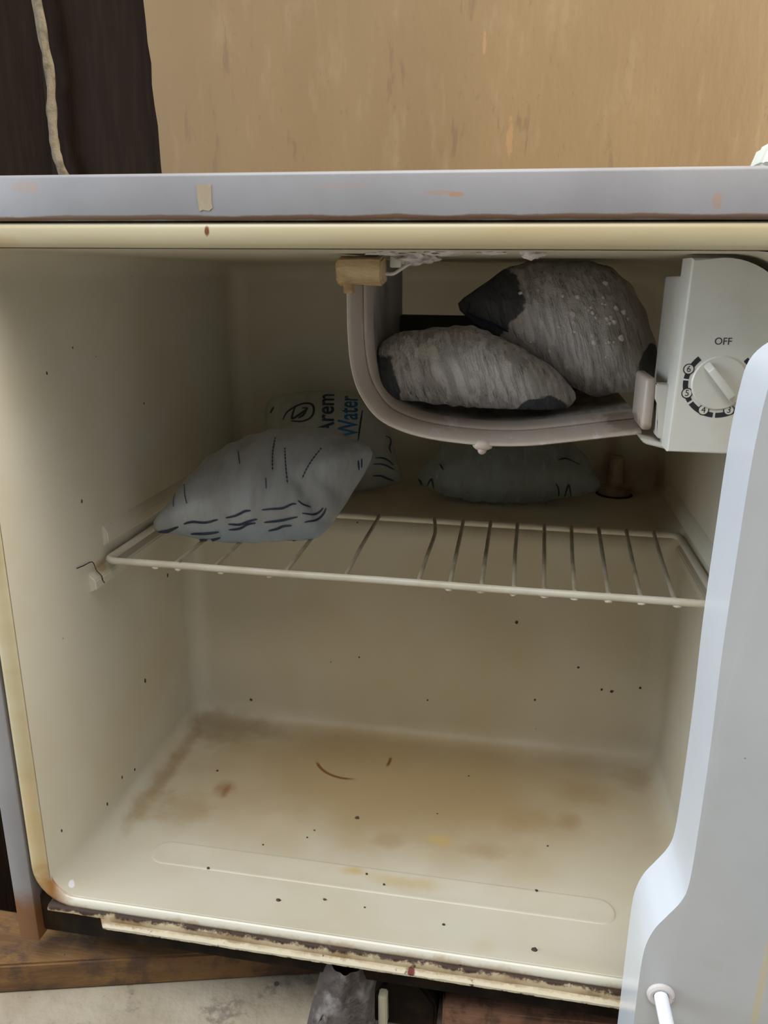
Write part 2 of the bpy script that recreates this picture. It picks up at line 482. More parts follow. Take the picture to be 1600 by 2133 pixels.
def blob(bm, c, r, seed=0, amp=.25, sub=2, freq=1.0):
    q = bmesh.ops.create_icosphere(bm, subdivisions=sub, radius=1.0)
    for v in q['verts']:
        d = v.co.copy()
        k = 1 + amp * noise.noise(d * 1.6 * freq + Vector((seed * 7.3, seed * 1.7, 0)))
        v.co = Vector((c[0] + d.x * r[0] * k, c[1] + d.y * r[1] * k, c[2] + d.z * r[2] * k))

# ------------------------------------------------------------------ the room
WALL_Y = 0.494
bm = bmesh.new()
# plywood wall with a slightly ragged left edge
edge = []
for i in range(61):
    z = -0.07 + i * (1.17 / 60)
    edge.append((-0.1205 - (z - .49) * 0.048 + 0.0022 * noise.noise(Vector((0, 0, z * 38))) + 0.0012 * noise.noise(Vector((3, 0, z * 110))), z))
prism(bm, edge + [(1.3, 1.1), (1.3, -0.07)], 'y', WALL_Y, WALL_Y + 0.006)
structure(mesh_obj('wall_back', bm, 'plywood', smooth=False), 'tan painted plywood wall with scuffs behind the refrigerator', 'wall')

wl = empty('wall_left', (-0.7, WALL_Y + 0.03, -0.073))
structure(wl, 'very dark brown wooden wall boarding at the left behind the pale cord', 'wall')
for x0, x1, dy in ((-1.3, -0.2555, .004), (-0.254, 0.25, 0.0)):
    bm = bmesh.new(); box(bm, x0, x1, WALL_Y + .0065 + dy, WALL_Y + .03, -0.073, 1.1, .0015)
    mesh_obj('plank', bm, 'dark_wood', wl)

bm = bmesh.new(); box(bm, -1.3, 1.3, -1.4, WALL_Y + .03, -0.12, -0.073)
structure(mesh_obj('floor', bm, 'floor', smooth=False), 'pale flaking concrete floor under the wooden boards', 'floor')

# boards carrying the refrigerator
def board(name, quad, z0, z1, mat, label):
    bm = bmesh.new()
    A, B = prism(bm, quad, 'z', z0, z1)
    bmesh.ops.bevel(bm, geom=bm.edges[:], offset=.0015, segments=2, affect='EDGES')
    c = (sum(p[0] for p in quad) / 4, sum(p[1] for p in quad) / 4, z0)
    return tag(mesh_obj(name, bm, mat, loc=c), label, 'board')
board('wooden_board', [(-0.115, -0.026), (0.172, 0.047), (0.105, 0.31), (-0.182, 0.237)], -0.0728, -0.05, 'board_a',
      'dirty orange-brown wooden board under the left half of the refrigerator')
board('wooden_board', [(0.247, 0.0125), (0.48, 0.030), (0.462, 0.30), (0.229, 0.28)], -0.0728, -0.05, 'board_b',
      'pinkish-brown wooden board under the right half of the refrigerator')

boxobj('dark_filler_box', (-.20, -.034, .034, .44, -.0498, .31), 'dark_wood', bev=.002, loc=(-.11, .20, -.0498))  # added dark block standing in for the black shade beside the cabinet
tag(bpy.data.objects['dark_filler_box'], 'almost black box added to fill the dark gap at the left side of the refrigerator', 'box')

# grey rag between the boards: a draped sheet with a hollow arch at its foot
bm = bmesh.new()
NU, NV = 26, 22
rows = []
for j in range(NV + 1):
    v = j / NV
    row = []
    for i in range(NU + 1):
        u = i / NU
        w_ = 0.015 + 0.008 * v
        cx = 0.1885 - 0.003 * v
        x = cx + (u - .5) * 2 * w_
        z = -0.016 - 0.055 * v
        y = 0.010 - 0.013 * math.sin(math.pi * u) - 0.012 * v + .005 * noise.noise(Vector((u * 5, v * 4, 1)))
        z += .004 * noise.noise(Vector((u * 6, v * 5, 4))) * v
        arch = max(0, 1 - abs(u - .33) / .17)
        if v > .55:
            z += (v - .55) * .055 * (arch ** .5) * 1.25
        row.append(bm.verts.new((x, y, max(z, -0.0725))))
    rows.append(row)
for j in range(NV):
    for i in range(NU):
        bm.faces.new((rows[j][i], rows[j][i + 1], rows[j + 1][i + 1], rows[j + 1][i]))
r = bmesh.ops.solidify(bm, geom=bm.faces[:], thickness=.003)
for v in bm.verts:
    v.co.z = max(v.co.z, -0.0728)
tag(mesh_obj('cleaning_rag', bm, 'rag', loc=(.19, 0, -.0728)), 'crumpled grey dirty rag hanging between the two wooden boards', 'rag')

# dark iron foot plate with a pale tab, between the boards behind the rag
fp = empty('iron_bracket', (.218, .02, -.0728))
tag(fp, 'black grimy iron bracket with a small pale tab beside the grey rag', 'bracket')
bm = bmesh.new(); prism(bm, [(.200, -.0728), (.243, -.0728), (.243, -.052), (.232, -.036), (.212, -.036), (.203, -.052)], 'y', .016, .04)
bmesh.ops.bevel(bm, geom=bm.edges[:], offset=.002, segments=2, affect='EDGES')
mesh_obj('bracket_body', bm, 'dark_metal', fp)
bm = bmesh.new(); prism(bm, [(.2075, -.070), (.213, -.0665), (.2125, -.043), (.2072, -.043)], 'y', .0085, .0155)
bmesh.ops.bevel(bm, geom=bm.edges[:], offset=.0008, segments=2, affect='EDGES')
o = mesh_obj('tab', bm, 'tab', fp); o['label'] = 'small pale upright tab'

# pale twisted cord down the dark boards
pts = [(-.262, .487, 1.09), (-.250, .487, .95), (-.247, .487, .80), (-.244, .487, .70), (-.243, .487, .66), (-.2385, .487, .61), (-.2365, .488, .575), (-.2395, .488, .545), (-.2395, .488, .52), (-.235, .487, .495), (-.226, .486, .47), (-.212, .484, .44), (-.20, .482, .40), (-.195, .480, .34)]
pts = catmull(pts, 14)
bm = bmesh.new()
tube(bm, pts, .0047, 14, lambda t, a: 1 + .10 * math.cos(2 * (a - t * 30)) + .42 * noise.noise(Vector((t * 24, math.cos(a), math.sin(a)))))
tag(mesh_obj('cord', bm, 'cord', loc=(-.195, .48, .34)), 'pale lumpy twisted cord hanging down the dark wooden boarding', 'cord')

# ------------------------------------------------------------------ the refrigerator
W, H, D1, D2, ZL = 0.400, 0.3935, 0.231, 0.366, 0.196
fridge = empty('refrigerator', (0, 0, 0))
tag(fridge, 'small old white refrigerator standing open, stained inside with a rusty lower edge', 'refrigerator')

# liner cavity: stepped box with rounded inner edges, open to the front
bm = bmesh.new()
prism(bm, [(0.0, 0), (D1, 0), (D1, ZL), (D2, ZL), (D2, H), (0.0, H)], 'x', 0.0, W)
bm.edges.ensure_lookup_table()
def is_front(e):
    return all(abs(v.co.y) < 1e-6 for v in e.verts)
big = [e for e in bm.edges if not is_front(e) and all(abs(v.co.x - W) < 1e-6 and abs(v.co.z - H) < 1e-6 for v in e.verts)]
for f in [f for f in bm.faces if all(abs(v.co.y) < 1e-6 for v in f.verts)]:
    bm.faces.remove(f)
bmesh.ops.bevel(bm, geom=big, offset=.036, segments=10, affect='EDGES', profile=.5)
es = [e for e in bm.edges if len(e.link_faces) == 2 and e.calc_face_angle(0) > math.radians(40)]
bmesh.ops.bevel(bm, geom=es, offset=.016, segments=6, affect='EDGES', profile=.5)
# floor ramps up to a low dam at the front
front_floor = [e for e in bm.edges if is_front(e) and all(v.co.z < 1e-5 for v in e.verts)]
floor_faces = [f for f in bm.faces if abs(f.calc_center_median().z) < 1e-4 and f.normal.z ** 2 > .9]
for yb in (.05, .035, .02, .012):
    g = bm.verts[:] + bm.edges[:] + bm.faces[:]
    bmesh.ops.bisect_plane(bm, geom=g, plane_co=(0, yb, 0), plane_no=(0, 1, 0))
for v in bm.verts:
    if v.co.y < .049 and v.co.z < .06:
        k = (.05 - v.co.y) / .05
        v.co.z += .0085 * (k ** 1.8) * max(0, 1 - v.co.z / .06)
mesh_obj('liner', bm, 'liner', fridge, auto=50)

# embossed long oval on the floor, a low ridge loop
def oval(cx, cy, hx, hy, n=20):
    P = []
    for s, a0 in ((1, -90), (-1, 90)):
        for i in range(n + 1):
            a = math.radians(a0 + 180 * i / n)
            P.append((cx + s * (hx - hy) + hy * math.cos(a), cy + hy * math.sin(a)))
    return P
bm = bmesh.new()
rings = []
for d, z in ((-.0012, -.0006), (0, .0004), (.0008, .0007), (.002, .0005), (.0095, .0005)):
    rings.append([bm.verts.new((x, y, z + .0085 * (max(0, (.05 - y)) / .05) ** 1.8)) for x, y in oval(.195, .056, .155 - d, .0105 - d)])
n = len(rings[0])
for a, b in zip(rings, rings[1:]):
    for k in range(n):
        bm.faces.new((a[k], a[(k + 1) % n], b[(k + 1) % n], b[k]))
bm.faces.new(rings[-1])
mesh_obj('floor_emboss', bm, 'liner', fridge, auto=60)

# shelf ribs moulded on both side walls
def rib(x, sgn, y0, y1, z0, z1, d):
    bm = bmesh.new()
    A, B = prism(bm, [(x - sgn * .001, z0 - .002), (x + sgn * d, z0 + .001), (x + sgn * d, z1 - .003), (x - sgn * .001, z1 + .003)], 'y', y0, y1)
    for v in B:
        pass
    bmesh.ops.bevel(bm, geom=bm.edges[:], offset=.0009, segments=3, affect='EDGES')
    mesh_obj('shelf_rib', bm, 'liner', fridge)
for x, sg in ((0.0, 1), (W, -1)):
    rib(x, sg, .078, D1 - .002, .1815, .1920, .0045)
    rib(x, sg, .100, .30, .2065, .2185, .0035)

# rounded flange all round the opening
def rrect(x0, x1, z0, z1, r, n=8):
    P = []
    for cx, cz, a0 in ((x1 - r, z1 - r, 0), (x0 + r, z1 - r, 90), (x0 + r, z0 + r, 180), (x1 - r, z0 + r, 270)):
        for i in range(n + 1):
            a = math.radians(a0 + 90 * i / n); P.append((cx + r * math.cos(a), cz + r * math.sin(a)))
    return P
bm = bmesh.new()
rings = []
BZ = (.0083, .0082, .0074, .0058, .0038, .0020, .0010, .0006)
for d, y in ((0.0002, .0012), (.0008, -.0002), (.0026, -.0013), (.0052, -.0020), (.0085, -.0022), (.0105, -.0018), (.0115, .0), (.0118, .004)):
    z0 = BZ[len(rings)]
    P = rrect(-d, W + d, z0, H + d, .016 + d)
    rings.append([bm.verts.new((x, y, z)) for x, z in P])
n = len(rings[0])
for a, b in zip(rings, rings[1:]):
    for k in range(n):
        bm.faces.new((a[k], a[(k + 1) % n], b[(k + 1) % n], b[k]))
o = mesh_obj('opening_flange', bm, 'flange', fridge, auto=60)
o['label'] = 'yellowed plastic flange around the opening'

# steel cabinet
boxobj('top_panel', (-.0265, .4265, -.003, .42, .4056, .4256), 'cabinet', fridge, .0017, 3)
boxobj('side_panel', (-.0265, -.0128, -.002, .42, -.030, .4054), 'cabinet', fridge, .0012, 2)
boxobj('side_panel', (.4128, .4265, -.002, .42, -.030, .4054), 'cabinet', fridge, .0012, 2)
boxobj('back_panel', (-.0126, .4126, .40, .4195, -.030, .4054), 'cabinet', fridge, .0012, 2)
boxobj('base_pan', (-.0126, .4126, .012, .398, -.030, -.010), 'dark_metal', fridge, .001, 2)
boxobj('base_front', (-.0126, .4126, .004, .0118, -.026, .0012), 'dark_metal', fridge, .001, 2)

# rusty lower rail, eaten away at its left end
bm = bmesh.new()
N = 150
prof = [(.003, .0026), (-.0025, .0024), (-.0042, .0008), (-.0042, -.0026), (-.0056, -.0034), (-.0072, -.0042), (-.0072, -.0058), (-.004, -.0066), (.002, -.0064)]
rows = []
for i in range(N + 1):
    x = -.002 + (.412 - -.002) * i / N
    row = []
    for k, (y, z) in enumerate(prof):
        jag = noise.noise(Vector((x * 160, k, 0))) * .0005 + noise.noise(Vector((x * 45, k, 5))) * .0004
        if x < .036 + .003 * noise.noise(Vector((k * 3, x * 90, 1))):
            if z < -.001: y, z = max(y, -.0042), -.0009
        row.append(bm.verts.new((x, y, z + jag)))
    rows.append(row)
for a, b in zip(rows, rows[1:]):
    for k in range(len(prof) - 1):
        bm.faces.new((a[k], a[k + 1], b[k + 1], b[k]))
o = mesh_obj('lower_rail', bm, 'rail', fridge, auto=50)
o['label'] = 'rusted flaking lower rail'

# levelling feet standing on the boards
for x, y in ((.03, .10), (.37, .07), (.02, .21), (.37, .25)):
    bm = bmesh.new()
    tube(bm, [(x, y, -.030), (x, y, -.044)], .006, 12)
    tube(bm, [(x, y, -.0435), (x, y, -.0452), (x, y, -.0499)], .012, 16)
    mesh_obj('foot', bm, 'dark_metal', fridge)

bm = bmesh.new()
prism(bm, [(.3600, .4257), (.420, .4257), (.420, .4375), (.3660, .4355), (.3628, .4345)], 'y', .0, .018)
bmesh.ops.bevel(bm, geom=bm.edges[:], offset=.0015, segments=3, affect='EDGES')
o = mesh_obj('hinge_cover', bm, 'hinge', fridge); o['label'] = 'off-white hinge cover on the top right corner'

bm = bmesh.new()
tp = [(.1238, .4205), (.1305, .4207), (.1302, .4130), (.1306, .4108), (.1290, .4096), (.1262, .4101), (.1246, .4094), (.1240, .4130)]
prism(bm, tp, 'y', -.00325, -.0028)
mesh_obj('tape_residue', bm, 'tape', fridge, smooth=False)

# drain boss on the ledge at the back right
bm = bmesh.new()
def lathe(bm, c, prof, seg=24):
    rings = [[bm.verts.new((c[0] + r * math.cos(2 * math.pi * k / seg), c[1] + r * math.sin(2 * math.pi * k / seg), c[2] + z)) for k in range(seg)] for r, z in prof]
    for a, b in zip(rings, rings[1:]):
        for k in range(seg):
            bm.faces.new((a[k], a[(k + 1) % seg], b[(k + 1) % seg], b[k]))
    bm.faces.new(rings[0][::-1]); bm.faces.new(rings[-1])
lathe(bm, (.3625, .345, ZL), [(.0135, 0), (.0145, .002), (.0140, .0075), (.0125, .0085), (.0075, .009), (.0070, .02), (.0062, .034), (.004, .036)])
o = mesh_obj('drain_boss', bm, 'rust_plug', fridge); o['label'] = 'rust-ringed drain boss'
bm = bmesh.new()
q = bmesh.ops.create_cone(bm, segments=24, radius1=.0165, radius2=.0150, depth=.0012, cap_ends=True)
bmesh.ops.translate(bm, verts=bm.verts[:], vec=(.3625, .345, ZL + .0007))
mesh_obj('drain_ring', bm, 'grime', fridge)

# dirt flecks lying on the liner
bm = bmesh.new()
def dam(y): return .0085 * (max(0, .05 - y) / .05) ** 1.8
for x, y, s in [(.0843, .0461, .0012), (.1722, .1147, .0019), (.1394, .026, .0017), (.2447, .0255, .0012), (.3016, .0654, .0012), (.2991, .0143, .0020),
                (.1415, .0878, .0008), (.1944, .0309, .0008), (.113, .0751, .0008), (.1446, .096, .0009), (.2029, .0529, .001), (.19, .06, .001), (.168, .033, .0013),
                (.05, .15, .0012), (.25, .18, .0008), (.31, .11, .0008), (.23, .13, .0007)]:
    blob(bm, (x, y, dam(y) + .0012 if .0455 < y < .0665 else dam(y) + .0003), (s, s * .8, s * .5), x * 90, .5, 1)
for x, z, s in [(.2808, .1142, .0014), (.3612, .0595, .0014), (.3528, .0604, .0011), (.3829, .065, .001), (.3329, .0785, .0010), (.0509, .018, .0014), (.15, .07, .0008), (.30, .045, .001), (.21, .035, .0008)]:
    blob(bm, (x, D1 - .0002, z), (s, s * .4, s * 1.1), x * 70, .5, 1)
for y, z, s in [(.0577, .3269, .0009), (.1739, .2917, .0008), (.0793, .243, .0010), (.1389, .0822, .0016), (.0928, .0281, .001), (.0701, .0219, .0011), (.1113, .022, .001), (.0166, .0424, .0009), (.19, .15, .0014)]:
    blob(bm, (.0002, y, z), (s * .4, s * .8, s * 1.3), y * 70, .5, 1)
o = mesh_obj('dirt_fleck', bm, 'fleck', fridge); o['kind'] = 'stuff'
bm = bmesh.new()
tube(bm, catmull([(.0012, .0640, .2032), (.0010, .0735, .2020), (.0014, .0820, .2010), (.0040, .0815, .1955), (.0050, .085, .1905), (.0048, .0865, .1865), (.0046, .0885, .1840)], 4), .00032, 6,
     lambda t, a: 1 + .5 * noise.noise(Vector((t * 12, a, 0))))
o = mesh_obj('rust_run', bm, 'grime', fridge); o['label'] = 'thin dark crack-like run at the shelf end'

# ---- freezer compartment
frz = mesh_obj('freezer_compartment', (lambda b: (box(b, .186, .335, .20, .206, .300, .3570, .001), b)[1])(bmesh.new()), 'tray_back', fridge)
U = [(.1765, .3925), (.1768, .375), (.1772, .352), (.1792, .3335), (.1840, .3195), (.1935, .3070), (.2070, .3000), (.2250, .2958), (.2520, .2936), (.2750, .2942), (.2960, .2970), (.3160, .3003), (.3365, .3035)]
UP = catmull(U, 8)
def sweep(bm, prof):
    rows = []
    for i, p in enumerate(UP):
        d = UP[min(i + 1, len(UP) - 1)] - UP[max(i - 1, 0)]
        d = d / np.linalg.norm(d)
        nrm = np.array((-d[1], d[0]))   # left of travel = inward (right/up)
        rows.append([bm.verts.new((p[0] + nrm[0] * q, y, p[1] + nrm[1] * q)) for q, y in prof])
    for a, b in zip(rows, rows[1:]):
        for k in range(len(prof) - 1):
            bm.faces.new((a[k], a[k + 1], b[k + 1], b[k]))
bm = bmesh.new()
sweep(bm, [(.0025, .102), (.0012, .082), (.0, .067), (.0001, .0655), (.0007, .0648), (.0016, .0655), (.0022, .0670), (.0042, .083), (.0050, .0850), (.0058, .0842), (.0066, .0848), (.0074, .087), (.0082, .101)])
mesh_obj('front_frame', bm, 'frame', frz, auto=45)
bm = bmesh.new()
sweep(bm, [(.0082, .1005), (.0082, .215), (.0062, .215), (.0062, .1005)])
mesh_obj('evaporator_tray', bm, 'tray', frz, auto=45)
bm = bmesh.new()
blob(bm, (.2530, .0675, .2935), (.0058, .004, .0030), 3, .1)
blob(bm, (.2528, .0672, .2908), (.0026, .003, .0026), 4, .1)
mesh_obj('drip_nub', bm, 'frame', frz)
# tan hanger clip at the upper left
bm = bmesh.new()
A, B = prism(bm, [(.0540, .3795), (.0535, .3865), (.056, .3905), (.064, .3925), (.072, .3915), (.074, .386), (.073, .3790), (.062, .3775)], 'x', .1735, .1975)
bmesh.ops.subdivide_edges(bm, edges=bm.edges[:], cuts=3, use_grid_fill=True)
bmesh.ops.bevel(bm, geom=[e for e in bm.edges if e.calc_face_angle(0) > .9], offset=.0010, segments=2, affect='EDGES')
for v in bm.verts:
    v.co += Vector((.0006, .0005, .0007)) * noise.noise(v.co * 160)
o = mesh_obj('hanger_clip', bm, 'tan_clip', frz); o['label'] = 'tan crumbling hanger clip'
boxobj('clip_tongue', (.1765, .1815, .059, .066, .3735, .3790), 'tan_clip', frz, .0006)
boxobj('hanger_hook', (.1850, .1925, .070, .078, .3860, .3934), 'white_plastic', frz, .0008)
boxobj('hanger_hook', (.2000, .2060, .066, .076, .3868, .3934), 'white_plastic', frz, .0008)
bm = bmesh.new()
tube(bm, catmull([(.197, .067, .3838), (.202, .067, .3838), (.207, .069, .3870), (.213, .072, .3905), (.222, .078, .3925)], 6), .0009, 8)
mesh_obj('hanger_wire', bm, 'white_plastic', frz)
# frost lumps on the ceiling
for i, (x, y, z, rx, ry, rz) in enumerate([(.211, .072, .3925, .010, .01, .0045), (.2175, .075, .3925, .008, .01, .0035), (.232, .025, .3935, .010, .008, .0018), (.255, .022, .3935, .008, .007, .0014),
                                           (.2735, .02, .3932, .0055, .006, .0030), (.205, .03, .3935, .012, .008, .0016)]):
    bm = bmesh.new(); blob(bm, (x, y, z), (rx, ry, rz), i + 2, .5, 3, 1.4)
    mesh_obj('frost_lump', bm, 'frost', frz)
# right-hand bracket that holds the tray to the control housing
bm = bmesh.new()
prism(bm, [(.3420, .3045), (.3500, .3025), (.3500, .3315), (.3395, .3315), (.3398, .3230), (.3412, .3222)], 'y', .052, .064)
bmesh.ops.bevel(bm, geom=bm.edges[:], offset=.0006, segments=2, affect='EDGES')
mesh_obj('tray_bracket', bm, 'white_plastic', frz)
bm = bmesh.new()
prism(bm, [(.3330, .3045), (.3500, .3010), (.3500, .2985), (.3360, .3015)], 'y', .050, .085)
bmesh.ops.bevel(bm, geom=bm.edges[:], offset=.0006, segments=2, affect='EDGES')
mesh_obj('tray_bracket', bm, 'white_plastic', frz)
boxobj('tray_bracket', (.3345, .3400, .058, .095, .3070, .3340), 'frame', frz, .0020, 3)
for i in range(3):
    boxobj('vent_slot', (.3405, .3440, .190, .20, .352 - i * .0085, .3555 - i * .0085), 'grime', frz, .0003)

# ---- control housing
PX0, PX1, PZ0, PZ1, PY, R = .3445, .3935, .3010, .3918, .0350, .034
poly = [(PX0, PZ0), (PX1, PZ0)] + [(PX1 - R + R * math.cos(math.radians(a)), PZ1 - R + R * math.sin(math.radians(a))) for a in range(0, 91, 6)] + [(PX0 + .001, PZ1)]
bm = bmesh.new()
A, B = prism(bm, poly, 'y', PY, PY + .022)
fe = [e for e in bm.edges if all(abs(v.co.y - PY) < 1e-6 for v in e.verts)]
bmesh.ops.bevel(bm, geom=fe, offset=.0014, segments=3, affect='EDGES', profile=.5)
ctl = mesh_obj('control_panel', bm, 'white_plastic', fridge)
ctl['label'] = 'off-white thermostat panel with dial'
boxobj('housing', (.3462, .3920, .0575, .105, .3185, .3840), 'white_plastic', ctl, .0015)
DC = (.3645, .3352)
bm = bmesh.new()
def lathe_y(bm, c, prof, seg=40):
    rings = [[bm.verts.new((c[0] + r * math.cos(2 * math.pi * k / seg), y, c[1] + r * math.sin(2 * math.pi * k / seg))) for k in range(seg)] for r, y in prof]
    for a, b in zip(rings, rings[1:]):
        for k in range(seg):
            bm.faces.new((a[k], a[(k + 1) % seg], b[(k + 1) % seg], b[k]))
    bm.faces.new(rings[-1])
lathe_y(bm, DC, [(.0128, PY + .001), (.0128, PY - .0002), (.0122, PY - .0008), (.0110, PY - .0008)])
mesh_obj('dial', bm, 'white_plastic', ctl)
bm = bmesh.new()
box(bm, -.0120, .0112, -.0036, 0, -.0018, .0018, .0011, 3)
ang = math.atan2(.3237 - .3441, .3749 - .3572)
for v in bm.verts:
    k = 1 - .25 * (v.co.y < -.002)
    v.co = Vector((DC[0] + .0006 + v.co.x * math.cos(ang) * k - v.co.z * math.sin(ang), PY - .0007 + v.co.y, DC[1] + v.co.x * math.sin(ang) * k + v.co.z * math.cos(ang)))
mesh_obj('dial_grip', bm, 'white_plastic', ctl)

def text_mesh(body, size, fat=0.0):
    cu = bpy.data.curves.new('t', 'FONT'); cu.body = body; cu.size = size; cu.offset = fat
    cu.align_x = 'CENTER'; cu.align_y = 'CENTER'; cu.resolution_u = 4
    ob = bpy.data.objects.new('t', cu); COL.objects.link(ob)
    dg = bpy.context.evaluated_depsgraph_get()
    me = bpy.data.meshes.new_from_object(ob.evaluated_get(dg))
    bpy.data.objects.remove(ob); bpy.data.curves.remove(cu)
    bm = bmesh.new(); bm.from_mesh(me); bpy.data.meshes.remove(me)
    return bm
def panel_text(name, body, size, x, z, bold=0.0, sx=1.0):
    bm = text_mesh(body, size)
    for v in bm.verts:
        v.co = Vector((x + v.co.x * sx, PY - .00012, z + v.co.y))
    mesh_obj(name, bm, 'print_black', ctl, smooth=False)
panel_text('off_lettering', 'OFF', .0047, .3637, .3545, sx=.95)
def arc(a0, a1, r0, r1, y, n=14):
    bm = bmesh.new(); A = []; B = []
    for i in range(n + 1):
        a = math.radians(a0 + (a1 - a0) * i / n)
        A.append(bm.verts.new((DC[0] + r0 * math.cos(a), y, DC[1] + r0 * math.sin(a))))
        B.append(bm.verts.new((DC[0] + r1 * math.cos(a), y, DC[1] + r1 * math.sin(a))))
    for i in range(n):
        bm.faces.new((A[i], A[i + 1], B[i + 1], B[i]))
    return bm
for a0, a1 in ((132, 174), (177, 216), (220, 266), (270, 312), (316, 360), (6, 48)):
    mesh_obj('scale_arc', arc(a0, a1, .0141, .0165, PY - .0001), 'print_black', ctl, smooth=False)
for d, (x, z) in {'6': (.3499, .3414), '5': (.3504, .3300), '4': (.3589, .3222), '3': (.3704, .3226)}.items():
    for nm, r, mt, dy in (('number_ring', .0026, 'print_black', .00018), ('number_disc', .0021, 'white_plastic', .00024)):
        bm = bmesh.new()
        bm.faces.new([bm.verts.new((x + r * math.cos(2 * math.pi * k / 28), PY - dy, z + r * math.sin(2 * math.pi * k / 28))) for k in range(28)])
        mesh_obj(nm, bm, mt, ctl, smooth=False)
    bm = text_mesh(d, .0043)
    for v in bm.verts:
        v.co = Vector((x + v.co.x, PY - .00032, z + v.co.y))
    mesh_obj('number', bm, 'print_black', ctl, smooth=False)

# ---- open door at the right: outer slab out of view, moulded hinge-side wall in view
door = boxobj('door', (.4350, .4750, -.48, -.012, -.02, .42), 'door', fridge, .004, 3)
door['label'] = 'open door with moulded inner wall'
edge = [(.3579, .3440), (.3570, .3340), (.3562, .3137), (.3560, .28), (.3560, .24), (.3570, .197), (.3572, .154), (.3567, .1290), (.3545, .1190), (.3495, .1100), (.3450, .1020), (.3422, .0920), (.3414, .0800), (.3414, .0600), (.3416, .0300), (.3418, .0), (.3418, -.045)]
edge = [tuple(p) for p in catmull(edge, 5)]
top = [(.3582 + .0165 * (1 - math.cos(math.radians(a))), .3450 + .0165 * math.sin(math.radians(a))) for a in range(8, 91, 8)]
poly = [(.436, -.045), (.436, .3615)] + top[::-1] + edge
bm = bmesh.new()
A, B = prism(bm, poly, 'y', -.060, -.026)
es = [e for e in bm.edges if (all(abs(v.co.y + .060) < 1e-6 for v in e.verts) or all(abs(v.co.y + .026) < 1e-6 for v in e.verts))
      and not all(v.co.x > .43 for v in e.verts)]
bmesh.ops.bevel(bm, geom=es, offset=.0065, segments=6, affect='EDGES', profile=.5, clamp_overlap=True)
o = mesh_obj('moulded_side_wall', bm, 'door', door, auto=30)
o.data.materials.append(MAT['door_face_shaded'])          # flat inner face takes the greyer copy, its shade painted in
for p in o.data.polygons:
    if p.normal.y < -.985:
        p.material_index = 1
GX, GZ = .3515, .0660
bm = bmesh.new()
for ring_r, rr in ((.0047, .0016),):
    pts = [(GX + ring_r * math.cos(a), -.0608, GZ + ring_r * math.sin(a)) for a in [2 * math.pi * k / 28 for k in range(29)]]
    tube(bm, pts, rr, 8, caps=False)
mesh_obj('grommet', bm, 'grommet', door)
bm = bmesh.new()
tube(bm, catmull([(GX, -.056, GZ), (GX, -.066, GZ), (GX + .0005, -.080, GZ - .001), (GX + .001, -.10, GZ - .002), (GX + .001, -.20, GZ - .002), (GX + .001, -.44, GZ - .002)], 6), .0032, 14)
mesh_obj('guard_rod', bm, 'rod', door)

# ------------------------------------------------------------------ wire shelf
ZS = .1978
shelf = empty('wire_shelf', (.2, .16, ZS))
tag(shelf, 'cream coated wire shelf with bent wires across the refrigerator', 'shelf')
bm = bmesh.new()
rr = .0024
def rc(cx, cy, a0, a1, r=.007, n=6):
    return [(cx + r * math.cos(math.radians(a0 + (a1 - a0) * i / n)), cy + r * math.sin(math.radians(a0 + (a1 - a0) * i / n)), ZS) for i in range(n + 1)]
X0, X1, Y0, Y1 = .0035, .3965, .0945, .2265
loop = rc(X0 + .007, Y0 + .007, 180, 270) + [(x, Y0 + .0004 * math.sin(x * 40), ZS) for x in np.linspace(.03, .37, 24)] + rc(X1 - .007, Y0 + .007, 270, 360) + rc(X1 - .007, Y1 - .007, 0, 90) + [(x, Y1, ZS) for x in np.linspace(.37, .03, 24)] + rc(X0 + .007, Y1 - .007, 90, 180)
loop.append(loop[0])
tube(bm, loop, rr, 10, lambda t, a: 1 + .06 * noise.noise(Vector((t * 300, math.cos(a) * 2, math.sin(a) * 2))), caps=False)
mesh_obj('shelf_frame', bm, 'wire', shelf, auto=60)
wires = [(.0541, .056), (.0814, .083), (.1297, .1285), (.1691, .1678), (.216, .2118), (.2359, .2347), (.2554, .256), (.2752, .2767), (.2935, .2972), (.3119, .3176), (.3319, .338), (.3506, .3584), (.3699, .3783)]
for i, (xf, xb) in enumerate(wires):
    bm = bmesh.new()
    mid = (xf + xb) / 2 + (.0022 if i == 4 else random.uniform(-.0005, .0005))
    my = .19 if i == 4 else .16
    pts = catmull([(xf, Y0 + .0005, ZS + .0018), (xf + (mid - xf) * .5, (Y0 + my) / 2, ZS + .002), (mid, my, ZS + .002), (xb, Y1, ZS + .0018)], 5)
    tube(bm, pts, .0014, 8)
    mesh_obj('wire', bm, 'wire_thin', shelf)
# rounded drops of coating hanging under the front rod
for x in (.039, .055, .085, .118, .235, .255, .275, .294, .312, .332, .3515, .372):
    bm = bmesh.new(); blob(bm, (x, Y0, ZS - .0024), (.0026, .0016, .0014), x * 100, .3)
    mesh_obj('coating_drip', bm, 'wire', shelf)

